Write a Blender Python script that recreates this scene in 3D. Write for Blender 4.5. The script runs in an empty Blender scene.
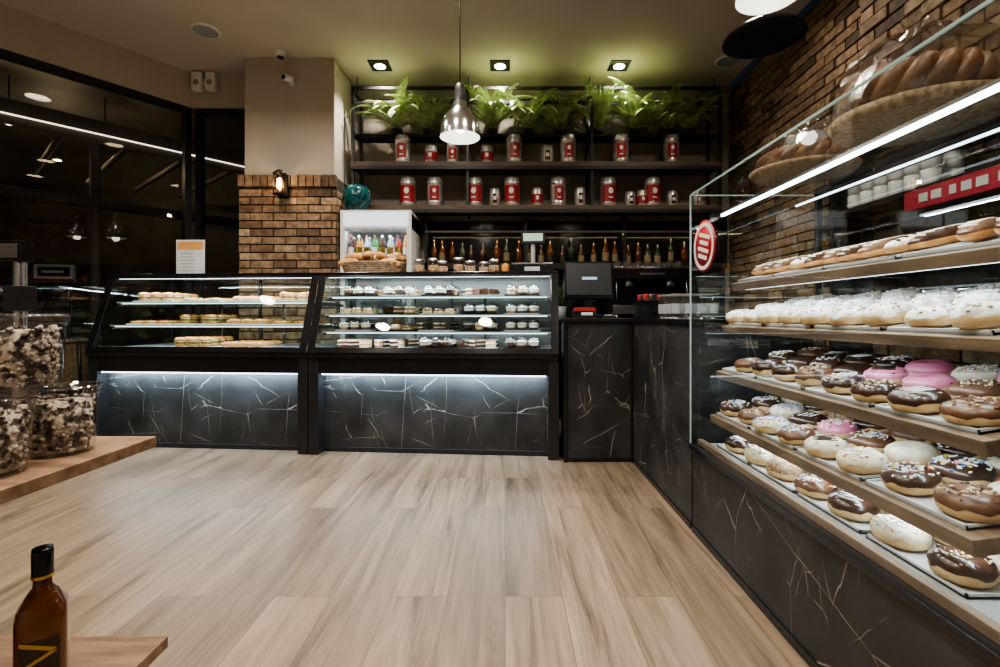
import bpy, math, random
from mathutils import Matrix, Vector
R = random.Random(11)
T = Matrix.Translation
def RX(a): return Matrix.Rotation(math.radians(a),4,'X')
def RY(a): return Matrix.Rotation(math.radians(a),4,'Y')
def RZ(a): return Matrix.Rotation(math.radians(a),4,'Z')
def SC(x,y,z): return Matrix.Diagonal((x,y,z,1))
COL = bpy.context.scene.collection

# ------------------------------------------------------------ materials
def base_mat(name):
    m = bpy.data.materials.new(name); m.use_nodes = True
    nt = m.node_tree; b = nt.nodes['Principled BSDF']
    return m, nt, b
def nmat(name, c1, c2=None, scale=8, rough=.5, metal=0, bump=0, detail=3, stretch=(1,1,1), trans=0, emit=0, lo=.35, hi=.65, coat=0):
    m, nt, b = base_mat(name)
    if c2 is None: c2 = tuple(x*.82 for x in c1)
    tc = nt.nodes.new('ShaderNodeTexCoord'); mp = nt.nodes.new('ShaderNodeMapping')
    mp.inputs['Scale'].default_value = stretch
    n = nt.nodes.new('ShaderNodeTexNoise'); n.inputs['Scale'].default_value = scale; n.inputs['Detail'].default_value = detail
    r = nt.nodes.new('ShaderNodeValToRGB')
    r.color_ramp.elements[0].position = lo; r.color_ramp.elements[1].position = hi
    r.color_ramp.elements[0].color = (*c2,1); r.color_ramp.elements[1].color = (*c1,1)
    L = nt.links.new
    L(tc.outputs['Object'], mp.inputs['Vector']); L(mp.outputs[0], n.inputs['Vector'])
    L(n.outputs['Fac'], r.inputs[0]); L(r.outputs[0], b.inputs['Base Color'])
    b.inputs['Roughness'].default_value = rough; b.inputs['Metallic'].default_value = metal
    if trans: b.inputs['Transmission Weight'].default_value = trans
    if coat: b.inputs['Coat Weight'].default_value = coat
    if emit:
        L(r.outputs[0], b.inputs['Emission Color']); b.inputs['Emission Strength'].default_value = emit
    if bump:
        bp = nt.nodes.new('ShaderNodeBump'); bp.inputs['Strength'].default_value = bump; bp.inputs['Distance'].default_value = .01
        L(n.outputs['Fac'], bp.inputs['Height']); L(bp.outputs[0], b.inputs['Normal'])
    return m
def emis(name, c, s):
    m, nt, b = base_mat(name)
    b.inputs['Base Color'].default_value = (*c,1)
    b.inputs['Emission Color'].default_value = (*c,1); b.inputs['Emission Strength'].default_value = s
    return m
def glass(name, tint=(.93,.97,.96), f0=.04, fmax=.9, rough=0.0):
    m = bpy.data.materials.new(name); m.use_nodes = True; nt = m.node_tree; nt.nodes.clear()
    o = nt.nodes.new('ShaderNodeOutputMaterial'); mx = nt.nodes.new('ShaderNodeMixShader')
    t = nt.nodes.new('ShaderNodeBsdfTransparent'); t.inputs[0].default_value = (*tint,1)
    g = nt.nodes.new('ShaderNodeBsdfGlossy'); g.inputs['Roughness'].default_value = rough
    lw = nt.nodes.new('ShaderNodeLayerWeight'); lw.inputs['Blend'].default_value = .5
    p = nt.nodes.new('ShaderNodeMath'); p.operation = 'POWER'; p.inputs[1].default_value = 4.5
    ma = nt.nodes.new('ShaderNodeMath'); ma.operation = 'MULTIPLY_ADD'; ma.inputs[1].default_value = fmax; ma.inputs[2].default_value = f0
    L = nt.links.new
    L(lw.outputs['Facing'], p.inputs[0]); L(p.outputs[0], ma.inputs[0]); L(ma.outputs[0], mx.inputs[0])
    L(t.outputs[0], mx.inputs[1]); L(g.outputs[0], mx.inputs[2]); L(mx.outputs[0], o.inputs[0])
    return m
def marble_mat():
    m, nt, b = base_mat('black_marble'); L = nt.links.new; N = nt.nodes.new
    tc = N('ShaderNodeTexCoord')
    acc = None
    for i,(sc,rot,th,seed) in enumerate([((1.0,1.0,3.4),(20,40,15),.0052,0),((3.2,3.2,.9),(-35,-30,60),.0046,5),((1.5,5,3.2),(10,50,-30),.0042,9),((4,2,1.0),(60,20,70),.0042,13)]):
        mp = N('ShaderNodeMapping'); mp.inputs['Rotation'].default_value = [math.radians(a) for a in rot]
        mp.inputs['Scale'].default_value = sc; mp.inputs['Location'].default_value = (seed,seed*.7,seed*.3)
        L(tc.outputs['Object'], mp.inputs[0])
        n = N('ShaderNodeTexNoise'); n.inputs['Scale'].default_value = 3; n.inputs['Detail'].default_value = 6
        L(mp.outputs[0], n.inputs['Vector'])
        ml = N('ShaderNodeVectorMath'); ml.operation='SCALE'; ml.inputs['Scale'].default_value = .10
        L(n.outputs['Color'], ml.inputs[0])
        ad = N('ShaderNodeVectorMath'); L(mp.outputs[0], ad.inputs[0]); L(ml.outputs[0], ad.inputs[1])
        v = N('ShaderNodeTexVoronoi'); v.feature='DISTANCE_TO_EDGE'; v.inputs['Scale'].default_value = 1.1
        L(ad.outputs[0], v.inputs['Vector'])
        mr = N('ShaderNodeMapRange'); mr.inputs[1].default_value = 0; mr.inputs[2].default_value = th; mr.inputs[3].default_value = 1; mr.inputs[4].default_value = 0
        L(v.outputs['Distance'], mr.inputs[0])
        n2 = N('ShaderNodeTexNoise'); n2.inputs['Scale'].default_value = 2.9; n2.inputs['Detail'].default_value = 1
        L(mp.outputs[0], n2.inputs['Vector'])
        m2 = N('ShaderNodeMapRange'); m2.inputs[1].default_value=.49; m2.inputs[2].default_value=.66
        L(n2.outputs['Fac'], m2.inputs[0])
        mu = N('ShaderNodeMath'); mu.operation='MULTIPLY'; L(mr.outputs[0], mu.inputs[0]); L(m2.outputs[0], mu.inputs[1])
        if acc is None: acc = mu
        else:
            mm = N('ShaderNodeMath'); mm.operation='MAXIMUM'; L(acc.outputs[0], mm.inputs[0]); L(mu.outputs[0], mm.inputs[1]); acc = mm
    nb = N('ShaderNodeTexNoise'); nb.inputs['Scale'].default_value=4; nb.inputs['Detail'].default_value=9
    L(tc.outputs['Object'], nb.inputs['Vector'])
    rb = N('ShaderNodeValToRGB'); rb.color_ramp.elements[0].color=(.011,.0115,.012,1); rb.color_ramp.elements[1].color=(.043,.043,.044,1)
    rb.color_ramp.elements[0].position=.3; rb.color_ramp.elements[1].position=.75
    L(nb.outputs['Fac'], rb.inputs[0])
    mx = N('ShaderNodeMix'); mx.data_type='RGBA'; L(acc.outputs[0], mx.inputs['Factor']); L(rb.outputs[0], mx.inputs['A']); mx.inputs['B'].default_value=(.38,.34,.29,1)
    L(mx.outputs['Result'], b.inputs['Base Color']); b.inputs['Roughness'].default_value=.42
    return m
def floor_mat():
    m, nt, b = base_mat('oak_plank_floor'); L = nt.links.new; N = nt.nodes.new
    tc = N('ShaderNodeTexCoord'); mp = N('ShaderNodeMapping'); mp.inputs['Rotation'].default_value=(0,0,math.radians(90))
    L(tc.outputs['Object'], mp.inputs[0])
    br = N('ShaderNodeTexBrick'); br.inputs['Scale'].default_value=1; br.offset=.37; br.offset_frequency=2
    br.inputs['Brick Width'].default_value=1.25; br.inputs['Row Height'].default_value=.205; br.inputs['Mortar Size'].default_value=.0014; br.inputs['Mortar Smooth'].default_value=.3
    br.inputs['Color1'].default_value=(0,0,0,1); br.inputs['Color2'].default_value=(1,1,1,1); br.inputs['Mortar'].default_value=(.5,.5,.5,1)
    L(mp.outputs[0], br.inputs['Vector'])
    off = N('ShaderNodeVectorMath'); off.operation='SCALE'; off.inputs['Scale'].default_value=7.0; L(br.outputs['Color'], off.inputs[0])
    ad = N('ShaderNodeVectorMath'); L(tc.outputs['Object'], ad.inputs[0]); L(off.outputs[0], ad.inputs[1])
    st = N('ShaderNodeMapping'); st.inputs['Scale'].default_value=(9,.6,1); L(ad.outputs[0], st.inputs[0])
    n = N('ShaderNodeTexNoise'); n.inputs['Scale'].default_value=1.6; n.inputs['Detail'].default_value=9; n.inputs['Roughness'].default_value=.68; n.inputs['Distortion'].default_value=.8
    L(st.outputs[0], n.inputs['Vector'])
    r = N('ShaderNodeValToRGB'); e=r.color_ramp.elements
    e[0].position=.30; e[0].color=(.062,.045,.031,1); e[1].position=.72; e[1].color=(.275,.212,.153,1)
    x=e.new(.47); x.color=(.175,.130,.090,1)
    L(n.outputs['Fac'], r.inputs[0])
    st2 = N('ShaderNodeMapping'); st2.inputs['Scale'].default_value=(60,1.6,1); L(ad.outputs[0], st2.inputs[0])
    n2 = N('ShaderNodeTexNoise'); n2.inputs['Scale'].default_value=2; n2.inputs['Detail'].default_value=3; L(st2.outputs[0], n2.inputs['Vector'])
    mr = N('ShaderNodeMapRange'); mr.inputs[3].default_value=.64; mr.inputs[4].default_value=1.24; L(n2.outputs['Fac'], mr.inputs[0])
    mr2 = N('ShaderNodeMapRange'); mr2.inputs[3].default_value=.76; mr2.inputs[4].default_value=1.10; L(br.outputs['Color'], mr2.inputs[0])
    mu = N('ShaderNodeMath'); mu.operation='MULTIPLY'; L(mr.outputs[0], mu.inputs[0]); L(mr2.outputs[0], mu.inputs[1])
    vs = N('ShaderNodeVectorMath'); vs.operation='SCALE'; L(r.outputs[0], vs.inputs[0]); L(mu.outputs[0], vs.inputs['Scale'])
    mx = N('ShaderNodeMix'); mx.data_type='RGBA'; L(br.outputs['Fac'], mx.inputs['Factor']); L(vs.outputs[0], mx.inputs['A']); mx.inputs['B'].default_value=(.07,.052,.038,1)
    L(mx.outputs['Result'], b.inputs['Base Color']); b.inputs['Roughness'].default_value=.34
    return m
def brick_mat(name, dark=1.0):
    m, nt, b = base_mat(name); L = nt.links.new; N = nt.nodes.new
    at = N('ShaderNodeAttribute'); at.attribute_name='tone'
    tc = N('ShaderNodeTexCoord'); n = N('ShaderNodeTexNoise'); n.inputs['Scale'].default_value=22; n.inputs['Detail'].default_value=6
    L(tc.outputs['Object'], n.inputs['Vector'])
    r = N('ShaderNodeValToRGB'); e=r.color_ramp.elements
    cs=[(0,(.075,.05,.033)),(.3,(.17,.105,.062)),(.55,(.27,.18,.108)),(.8,(.20,.125,.075)),(1,(.36,.27,.17))]
    e[0].position=0; e[0].color=(*[c*dark for c in cs[0][1]],1); e[1].position=1; e[1].color=(*[c*dark for c in cs[4][1]],1)
    for p,c in cs[1:4]:
        x=e.new(p); x.color=(*[q*dark for q in c],1)
    L(at.outputs['Fac'], r.inputs[0])
    mr = N('ShaderNodeMapRange'); mr.inputs[1].default_value=.25; mr.inputs[2].default_value=.75; mr.inputs[3].default_value=.35; mr.inputs[4].default_value=1.4; L(n.outputs['Fac'], mr.inputs[0])
    vs = N('ShaderNodeVectorMath'); vs.operation='SCALE'; L(r.outputs[0], vs.inputs[0]); L(mr.outputs[0], vs.inputs['Scale'])
    L(vs.outputs[0], b.inputs['Base Color']); b.inputs['Roughness'].default_value=.85
    bp = N('ShaderNodeBump'); bp.inputs['Strength'].default_value=.6; bp.inputs['Distance'].default_value=.01; L(n.outputs['Fac'], bp.inputs['Height']); L(bp.outputs[0], b.inputs['Normal'])
    return m

M_black = nmat('black_metal',(.014,.014,.016),(.010,.010,.011),20,.4)
M_matt = nmat('black_matt',(.016,.016,.015),(.010,.010,.010),20,.95)
M_blackg = nmat('black_gloss',(.010,.010,.012),(.007,.007,.008),5,.15)
M_marble = marble_mat(); M_floor = floor_mat()
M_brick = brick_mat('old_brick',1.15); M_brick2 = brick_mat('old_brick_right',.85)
M_mortar = nmat('mortar',(.06,.05,.04),(.032,.027,.022),30,.95,bump=.3)
M_beige = nmat('beige_plaster',(.48,.43,.365),(.45,.405,.34),3,.85)
M_ceil = nmat('ceiling_paint',(.55,.50,.43),(.52,.475,.41),2,.9)
M_backw = nmat('grey_plaster',(.32,.285,.235),(.25,.22,.18),4,.85,bump=.1)
M_wood = nmat('oak_shelf',(.22,.155,.105),(.12,.082,.054),5,.5,stretch=(8,1,8),detail=6)
M_woodx = nmat('oak_table',(.25,.155,.095),(.13,.078,.047),5,.45,stretch=(1.2,10,8),detail=6)
M_wshelf = nmat('walnut_shelf',(.12,.078,.05),(.06,.04,.026),5,.5,stretch=(1,10,10),detail=5)
M_white = nmat('white_plastic',(.72,.72,.70),(.66,.66,.64),3,.4)
M_paper = nmat('tray_paper',(.60,.62,.64),(.50,.52,.54),6,.6)
M_steel = nmat('brushed_steel',(.62,.62,.63),(.5,.5,.51),6,.25,metal=1,stretch=(1,1,20))
M_tin = nmat('tin_silver',(.60,.59,.56),(.42,.41,.39),9,.3,metal=.6)
M_chrome = nmat('chrome',(.8,.8,.82),(.72,.72,.74),3,.16,metal=1)
M_grey = nmat('grey_panel',(.32,.35,.37),(.27,.30,.32),2,.5)
M_red = nmat('red_label',(.36,.02,.025),(.26,.012,.02),9,.4)
M_leaf = nmat('fern_leaf',(.42,.50,.20),(.15,.24,.07),14,.45)
M_green = nmat('lettuce',(.16,.30,.05),(.08,.18,.02),40,.6)
M_pot = nmat('dark_bottle',(.03,.05,.025),(.012,.02,.012),10,.12)
M_glass = glass('case_glass'); M_glassd = glass('window_glass',(.75,.78,.78),.06,.85)
M_shelfg = glass('glass_shelf',(.85,.95,.92),.08,.9)
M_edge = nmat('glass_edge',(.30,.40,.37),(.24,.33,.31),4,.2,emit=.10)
M_clear = glass('clear_plastic',(.94,.94,.94),.07,.7,.05)
M_cello = glass('cellophane',(.85,.83,.81),.16,.8,.10)
M_dark = nmat('night_panel',(.07,.06,.05),(.045,.038,.032),3,.6)
M_ground = nmat('terrace_paving',(.10,.09,.08),(.06,.055,.05),4,.6)
M_led = emis('led_white',(.80,.93,1),9); M_led2 = emis('led_soft',(.75,.92,1),3.0); M_ledb = emis('led_cool',(.66,.86,1),4.5)
M_warm = emis('bulb_warm',(1,.78,.45),10); M_spot = emis('spot_lens',(1,.95,.85),20)
M_dough = nmat('dough',(.55,.29,.10),(.38,.17,.05),25,.55); M_pale = nmat('dough_pale',(.74,.55,.30),(.60,.40,.19),25,.6)
M_choc = nmat('choc_glaze',(.060,.026,.014),(.028,.012,.008),30,.28,coat=.2); M_milk = nmat('milk_choc',(.16,.075,.04),(.09,.04,.022),30,.35)
M_pink = nmat('pink_glaze',(.70,.24,.36),(.55,.13,.24),20,.3); M_cream = nmat('cream_glaze',(.74,.66,.53),(.56,.45,.32),40,.45)
M_sugar = nmat('powder_sugar',(.78,.77,.74),(.48,.42,.34),34,.9,bump=.6,lo=.36,hi=.50); M_nut = nmat('nut_crumb',(.50,.34,.20),(.14,.07,.04),110,.8,bump=.8)
M_spr = [nmat('sprinkle_'+n,c,None,5,.4) for n,c in [('white',(.9,.88,.85)),('yellow',(.8,.6,.1)),('blue',(.15,.3,.7)),('red',(.7,.08,.08))]]
M_rattan = nmat('rattan',(.30,.20,.115),(.12,.075,.042),60,.7,bump=.5)
M_bread = nmat('crust',(.26,.115,.045),(.09,.036,.015),16,.45,bump=.4)
M_cookie = nmat('cookie_chunk',(.50,.42,.33),(.035,.022,.016),70,.8,bump=.5,lo=.44,hi=.55)
M_amber = nmat('whisky_glass',(.22,.07,.014),(.10,.03,.007),6,.06,trans=.35,coat=.5)
M_label = nmat('bottle_label',(.05,.035,.02),(.03,.02,.012),10,.35); M_gold = nmat('gold_foil',(.75,.52,.16),(.6,.4,.1),10,.25,metal=1)
M_teal = nmat('teal_glass',(.008,.10,.115),(.003,.03,.04),30,.15); M_drink = [nmat('bottle_'+n,c,None,6,.2) for n,c in [('orange',(.6,.24,.04)),('green',(.08,.25,.07)),('red',(.40,.04,.04)),('cola',(.06,.02,.01)),('water',(.4,.5,.6))]]
M_screen = emis('screen_glow',(.25,.45,.6),.5)

# ------------------------------------------------------------ mesh builder
class MB:
    def __init__(s): s.v=[]; s.f=[]; s.m=[]; s.s=[]; s.mats=[]; s.tone=[]
    def mi(s,m):
        if m not in s.mats: s.mats.append(m)
        return s.mats.index(m)
    def add(s,vs,fs,mat,M=None,smooth=False,tone=None):
        o=len(s.v)
        for p in vs:
            p=Vector(p)
            s.v.append(tuple(M@p) if M is not None else tuple(p))
        for i,f in enumerate(fs):
            s.f.append([o+k for k in f]); s.m.append(s.mi(mat[i] if isinstance(mat,list) else mat)); s.s.append(smooth)
            s.tone.append(.5 if tone is None else tone)
    def box(s,x0,x1,y0,y1,z0,z1,mat,M=None,tone=None):
        vs=[(x0,y0,z0),(x1,y0,z0),(x1,y1,z0),(x0,y1,z0),(x0,y0,z1),(x1,y0,z1),(x1,y1,z1),(x0,y1,z1)]
        s.add(vs,[(0,3,2,1),(4,5,6,7),(0,1,5,4),(1,2,6,5),(2,3,7,6),(3,0,4,7)],mat,M,False,tone)
    def lathe(s,prof,mat,M=None,seg=20,smooth=True,wob=None,sq=None):
        vs=[];fs=[];ms=[]
        n=len(prof)
        for i,(r,z) in enumerate(prof):
            for k in range(seg):
                a=2*math.pi*k/seg; dz=0; rr=r
                if wob and i in wob: dz=wob[i]*math.sin(k*2.1+wob.get('p',0))*(.6+.4*math.sin(k*.9+1))
                if wob and 'r' in wob: rr=r*(1+wob['r']*math.sin(2*a+wob.get('p',0)))
                if wob and 'l' in wob: rr*=1+wob['l']*math.sin(5*a+i*1.7+wob.get('p',0)); dz+=wob['l']*.05*math.sin(3*a+i*2+wob.get('p',0))
                c,sn=math.cos(a),math.sin(a)
                if sq:
                    e=sq[i] if isinstance(sq,list) else sq
                    q=(abs(c)**e+abs(sn)**e)**(-1/e); c*=q; sn*=q
                vs.append((rr*c,rr*sn,z+dz))
        for i in range(n-1):
            for k in range(seg):
                k2=(k+1)%seg
                fs.append((i*seg+k,i*seg+k2,(i+1)*seg+k2,(i+1)*seg+k)); ms.append(mat[i] if isinstance(mat,list) else mat)
        s.add(vs,fs,ms,M,smooth)
    def tube(s,pts,r,mat,seg=8,M=None,smooth=True,caps=True):
        pts=[Vector(p) for p in pts]; rs=r if isinstance(r,list) else [r]*len(pts)
        vs=[];fs=[]
        up=Vector((0,0,1))
        for i,p in enumerate(pts):
            d=(pts[min(i+1,len(pts)-1)]-pts[max(i-1,0)]).normalized()
            u=up if abs(d.dot(up))<.95 else Vector((1,0,0))
            a=d.cross(u).normalized(); b=a.cross(d).normalized()
            for k in range(seg):
                t=2*math.pi*k/seg; vs.append(p+rs[i]*(a*math.cos(t)+b*math.sin(t)))
        for i in range(len(pts)-1):
            for k in range(seg):
                k2=(k+1)%seg; fs.append((i*seg+k,i*seg+k2,(i+1)*seg+k2,(i+1)*seg+k))
        if caps:
            fs.append(tuple(range(seg))[::-1]); fs.append(tuple(range((len(pts)-1)*seg,len(pts)*seg)))
        s.add(vs,fs,mat,M,smooth)
    def ell(s,c,rx,ry,rz,mat,seg=14,rings=8,M=None,wob=None):
        prof=[(max(1e-4,math.sin(math.pi*i/rings)),-math.cos(math.pi*i/rings)) for i in range(rings+1)]
        MM=T(c)@SC(rx,ry,rz)
        if M is not None: MM=M@MM
        s.lathe(prof,mat,MM,seg,True,wob)
    def build(s,name,M=None,parent=None,bevel=0):
        me=bpy.data.meshes.new(name); me.from_pydata(s.v,[],s.f)
        for m in s.mats: me.materials.append(m)
        me.polygons.foreach_set('material_index',s.m); me.polygons.foreach_set('use_smooth',s.s)
        if any(t!=.5 for t in s.tone):
            a=me.attributes.new('tone','FLOAT','FACE'); a.data.foreach_set('value',s.tone)
        me.update()
        o=bpy.data.objects.new(name,me); COL.objects.link(o)
        if parent: o.parent=parent
        if M is not None: o.matrix_local=M
        if bevel:
            b=o.modifiers.new('bevel','BEVEL'); b.width=bevel; b.segments=2; b.limit_method='ANGLE'
        return o
def inst(o,M):
    n=bpy.data.objects.new(o.name.split('.')[0],o.data); COL.objects.link(n); n.matrix_world=M; return n
def empty(name,M=None):
    e=bpy.data.objects.new(name,None); COL.objects.link(e)
    if M is not None: e.matrix_world=M
    e.empty_display_size=.1
    return e
def area(name,p0,p1,w,color,power,d,parent=None):
    p0=Vector(p0);p1=Vector(p1);x=(p1-p0).normalized(); z=-Vector(d).normalized(); y=z.cross(x).normalized(); z=x.cross(y)
    l=bpy.data.lights.new(name,'AREA'); l.shape='RECTANGLE'; l.size=(p1-p0).length; l.size_y=w; l.color=color; l.energy=power
    o=bpy.data.objects.new(name,l); COL.objects.link(o)
    c=(p0+p1)/2
    M=Matrix(((x.x,y.x,z.x,c.x),(x.y,y.y,z.y,c.y),(x.z,y.z,z.z,c.z),(0,0,0,1)))
    if parent: o.parent=parent
    o.matrix_local=M
    return o

# ------------------------------------------------------------ room shell
CZ=3.53
poly=[(-6.51,-3.2),(2.45,-3.2),(2.45,5.27),(-1.67,5.27),(-1.67,5.0),(-3.26,5.0),(-6.51,.56)]
def slab(name,z0,z1,mat):
    mb=MB(); n=len(poly)
    vs=[(x,y,z0) for x,y in poly]+[(x,y,z1) for x,y in poly]
    fs=[tuple(range(n))[::-1],tuple(range(n,2*n))]+[(i,(i+1)%n,(i+1)%n+n,i+n) for i in range(n)]
    mb.add(vs,fs,mat); return mb.build(name)
slab('floor',-.1,0,M_floor); slab('ceiling',CZ,CZ+.12,M_ceil)
def seg(name,A,B,z0,z1,th,mat):
    A=Vector((*A,0));B=Vector((*B,0)); L=(B-A).length; ang=math.atan2(B.y-A.y,B.x-A.x)
    mb=MB(); mb.box(0,L,0,th,z0,z1,mat); return mb.build(name,T(A)@Matrix.Rotation(ang,4,'Z'))
seg('wall_back',(-1.67,5.27),(2.6,5.27),0,CZ,.15,M_backw)
seg('wall_right',(2.52,3.07),(2.52,5.27),0,CZ,-.15,M_mortar)
seg('wall_right_near',(2.32,-3.2),(2.32,3.0),0,CZ,-.3,M_mortar)
seg('wall_front',(-6.6,-3.2),(2.6,-3.2),0,CZ,-.15,M_beige)
seg('wall_left',(-6.51,-3.2),(-6.51,.56),0,CZ,.15,M_beige)
G1=Vector((-3.26,5.0,0)); d=Vector((-.591,-.807,0)).normalized(); G2=G1+d*5.5
ang=math.atan2(d.y,d.x); MG=T(G1)@Matrix.Rotation(ang,4,'Z')
mb=MB(); mb.box(0,5.5,-.14,0,3.17,CZ,M_beige); mb.build('wall_left_bulkhead',MG)
mb=MB(); mb.box(-3.3,-2.55,5.0,5.14,3.17,CZ,M_beige); mb.build('wall_back_bulkhead')
mb=MB()
for x in [0.0,1.85,3.7,5.44]:
    mb.box(x,x+.06,-.09,-.01,0,3.17,M_black)
mb.box(0,5.5,-.09,-.01,3.11,3.17,M_black); mb.box(0,5.5,-.09,-.01,0,.08,M_black)
mb.add([(0.03,-.05,.05),(5.47,-.05,.05),(5.47,-.05,3.14),(.03,-.05,3.14)],[(0,1,2,3)],M_glassd)
mb.build('window_1',MG)
mb=MB()
for x in [-3.24,-2.61]: mb.box(x,x+.06,5.02,5.09,0,3.17,M_black)
mb.box(-3.24,-2.55,5.02,5.09,3.11,3.17,M_black); mb.box(-3.24,-2.55,5.02,5.09,0,.08,M_black)
mb.add([(-3.2,5.05,.05),(-2.6,5.05,.05),(-2.6,5.05,3.14),(-3.2,5.05,3.14)],[(0,1,2,3)],M_glassd)
mb.build('window_2')
mb=MB(); mb.box(-2.55,-1.67,4.70,5.42,0,CZ,M_beige); mb.build('wall_pillar',bevel=.004)
def bricks(mb,length,z0,z1,M,mat,bw=.215,bh=.066,g=.011,dep=.03,x0=0,quoin=False):
    row=0; z=z0
    while z+bh<=z1+.001:
        x=x0-(bw+g)*.5*(row%2)
        while x<length:
            a=max(x,x0); b=min(x+bw,length)
            if b-a>.03:
                j=R.uniform(-.006,.010)
                mb.box(a,b,-dep-j,.02,z+R.uniform(-.001,.001),z+bh,mat,M,tone=min(.99,max(.01,R.gauss(.5,.28))))
            x+=bw+g
        z+=bh+g; row+=1
mb=MB()
mb.box(-2.58,-1.64,4.675,4.70,0,2.36,M_mortar); mb.box(-1.67,-1.645,4.675,5.27,0,2.36,M_mortar); mb.box(-2.575,-2.55,4.675,5.0,0,2.36,M_mortar)
bricks(mb,.94,0.005,2.24,T((-2.58,4.69,0)),M_brick)
bricks(mb,.57,0.005,2.24,T((-1.66,4.69,0))@RZ(90),M_brick)
bricks(mb,.30,0.005,2.24,T((-2.565,4.99,0))@RZ(-90),M_brick)
x=-2.59
while x<-1.68:
    mb.box(x,x+.064,4.645,4.70,2.255,2.37,M_brick,None,tone=R.random()); x+=.074
mb.build('trim_pillar_brick',bevel=.004)
mb=MB()
bricks(mb,2.2,0.0,CZ-.01,T((2.49,5.27,0))@RZ(-90),M_brick2)
mb.build('trim_brick_back_section',bevel=.003)
mb=MB()
bricks(mb,2.5,0.0,CZ-.01,T((2.29,3.05,0))@RZ(-90),M_brick2)
bricks(mb,.22,0.0,CZ-.01,T((2.50,3.03,0))@RZ(180),M_brick2)
mb.build('trim_brick_near_section',bevel=.003)

# outside
mb=MB(); mb.box(-14,-1,-4,14,-.15,-.11,M_ground); mb.build('ground_terrace')
out=MB()
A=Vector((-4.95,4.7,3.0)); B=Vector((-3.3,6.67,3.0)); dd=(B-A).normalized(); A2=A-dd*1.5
out.tube([A2,B],.008,emis('led_reflection_line',(1,.88,.72),2.5))  # added glowing line outside the glass, imitates an LED reflected in the window
nn=Vector((-dd.y,dd.x,0))
out.add([A2+nn*.03+Vector((0,0,.16)),B+nn*.03+Vector((0,0,.16)),B+nn*.03-Vector((0,0,.10)),A2+nn*.03-Vector((0,0,.10))],[(0,1,2,3)],M_dark)
M_beam=nmat('pergola_beam',(.13,.11,.095),None,5,.7)
for t in (0.0,.55,1.0):
    q=(A2+nn*.09).lerp(B+nn*.09,t); out.tube([(q.x,q.y,-.11),(q.x,q.y,3.1)],.05,M_beam)
for k in range(7):
    a_=A2.lerp(B,.05+k*.15); out.tube([a_+nn*.05+Vector((0,0,.1)),a_+nn*3.0+Vector((0,0,.1))],.035,M_beam,6)
out.tube([A2+nn*.1+Vector((0,0,-.75)),B+nn*.1+Vector((0,0,-.75))],.06,M_beam,4)
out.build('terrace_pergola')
mb=MB()
for (px,py,pz) in [(-6.2,6.0,3.4),(-5.5,6.6,3.4),(-6.9,7.4,3.4)]:
    mb.lathe([(.001,.0),(.05,0),(.07,.02),(.07,.08),(.001,.08)],[M_warm,M_black,M_black,M_black],T((px,py,pz)),14)
    mb.tube([(px,py,pz+.08),(px,py,pz+.6)],.008,M_black,6)
mb.box(-9,-3.5,5.6,9,4.0,4.1,M_dark)
mb.box(-9,-8.9,5.6,9,-.11,4.0,M_dark); mb.box(-9,-2.2,8.9,9,-.11,4.0,M_dark)
tc=mb.build('terrace_canopy')
for p in [(-6.2,6.0,3.3),(-5.5,6.6,3.3),(-6.9,7.4,3.3)]:
    l=bpy.data.lights.new('terrace_bulb','POINT'); l.energy=14; l.color=(1,.75,.45); l.shadow_soft_size=.04
    q=bpy.data.objects.new('terrace_bulb',l); COL.objects.link(q); q.parent=tc; q.location=p
mb=MB(); mb.box(-.20,.20,-.02,.02,0,.20,M_white); mb.box(-.20,.20,-.022,-.02,.0,.035,M_red); mb.box(-.16,.16,-.022,-.02,.06,.17,M_black); mb.box(-.12,.10,-.024,-.022,.10,.13,M_white)
for x in (-.15,.15): mb.tube([(x,0,-1.51),(x,0,0)],.015,M_black)
so=mb.build('terrace_sign',T((-5.25,5.6,1.4))@RZ(12))
def chair(M):
    mb=MB()
    for x,y in [(-.2,-.2),(.2,-.2)]: mb.tube([(x*1.1,y*1.1,0),(x,y,.43)],.015,M_black)
    for x in (-.2,.2): mb.tube([(x*1.1,.24,0),(x,.2,.43),(x*1.05,.27,.88)],.015,M_black)
    mb.box(-.23,.23,-.23,.23,.42,.46,M_rattan)
    pts=[(.24*math.cos(a),.1+.2*math.sin(a)) for a in [math.pi*k/10 for k in range(11)]]
    for i in range(10):
        (xa,ya),(xb,yb)=pts[i],pts[i+1]
        mb.add([(xa,ya,.46),(xb,yb,.46),(xb,yb+.04,.86),(xa,ya+.04,.86)],[(0,1,2,3)],M_rattan)
    mb.tube([(x,y+.04,.87) for x,y in pts],.018,M_rattan)
    mb.tube([(x,y,.66) for x,y in pts],.012,M_rattan)
    mb.build('rattan_chair',M)
chair(T((-4.35,4.75,-.11))@RZ(200)); chair(T((-5.35,4.4,-.11))@RZ(120))
mb=MB(); mb.lathe([(.001,0),(.22,0),(.22,.02),(.03,.04),(.03,.70),(.35,.71),(.35,.74),(.001,.74)],M_black,None,24); mb.build('bistro_table',T((-4.95,5.15,-.11)))
M_shrub=nmat('shrub_leaf',(.12,.18,.05),(.04,.08,.02),14,.5)
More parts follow.
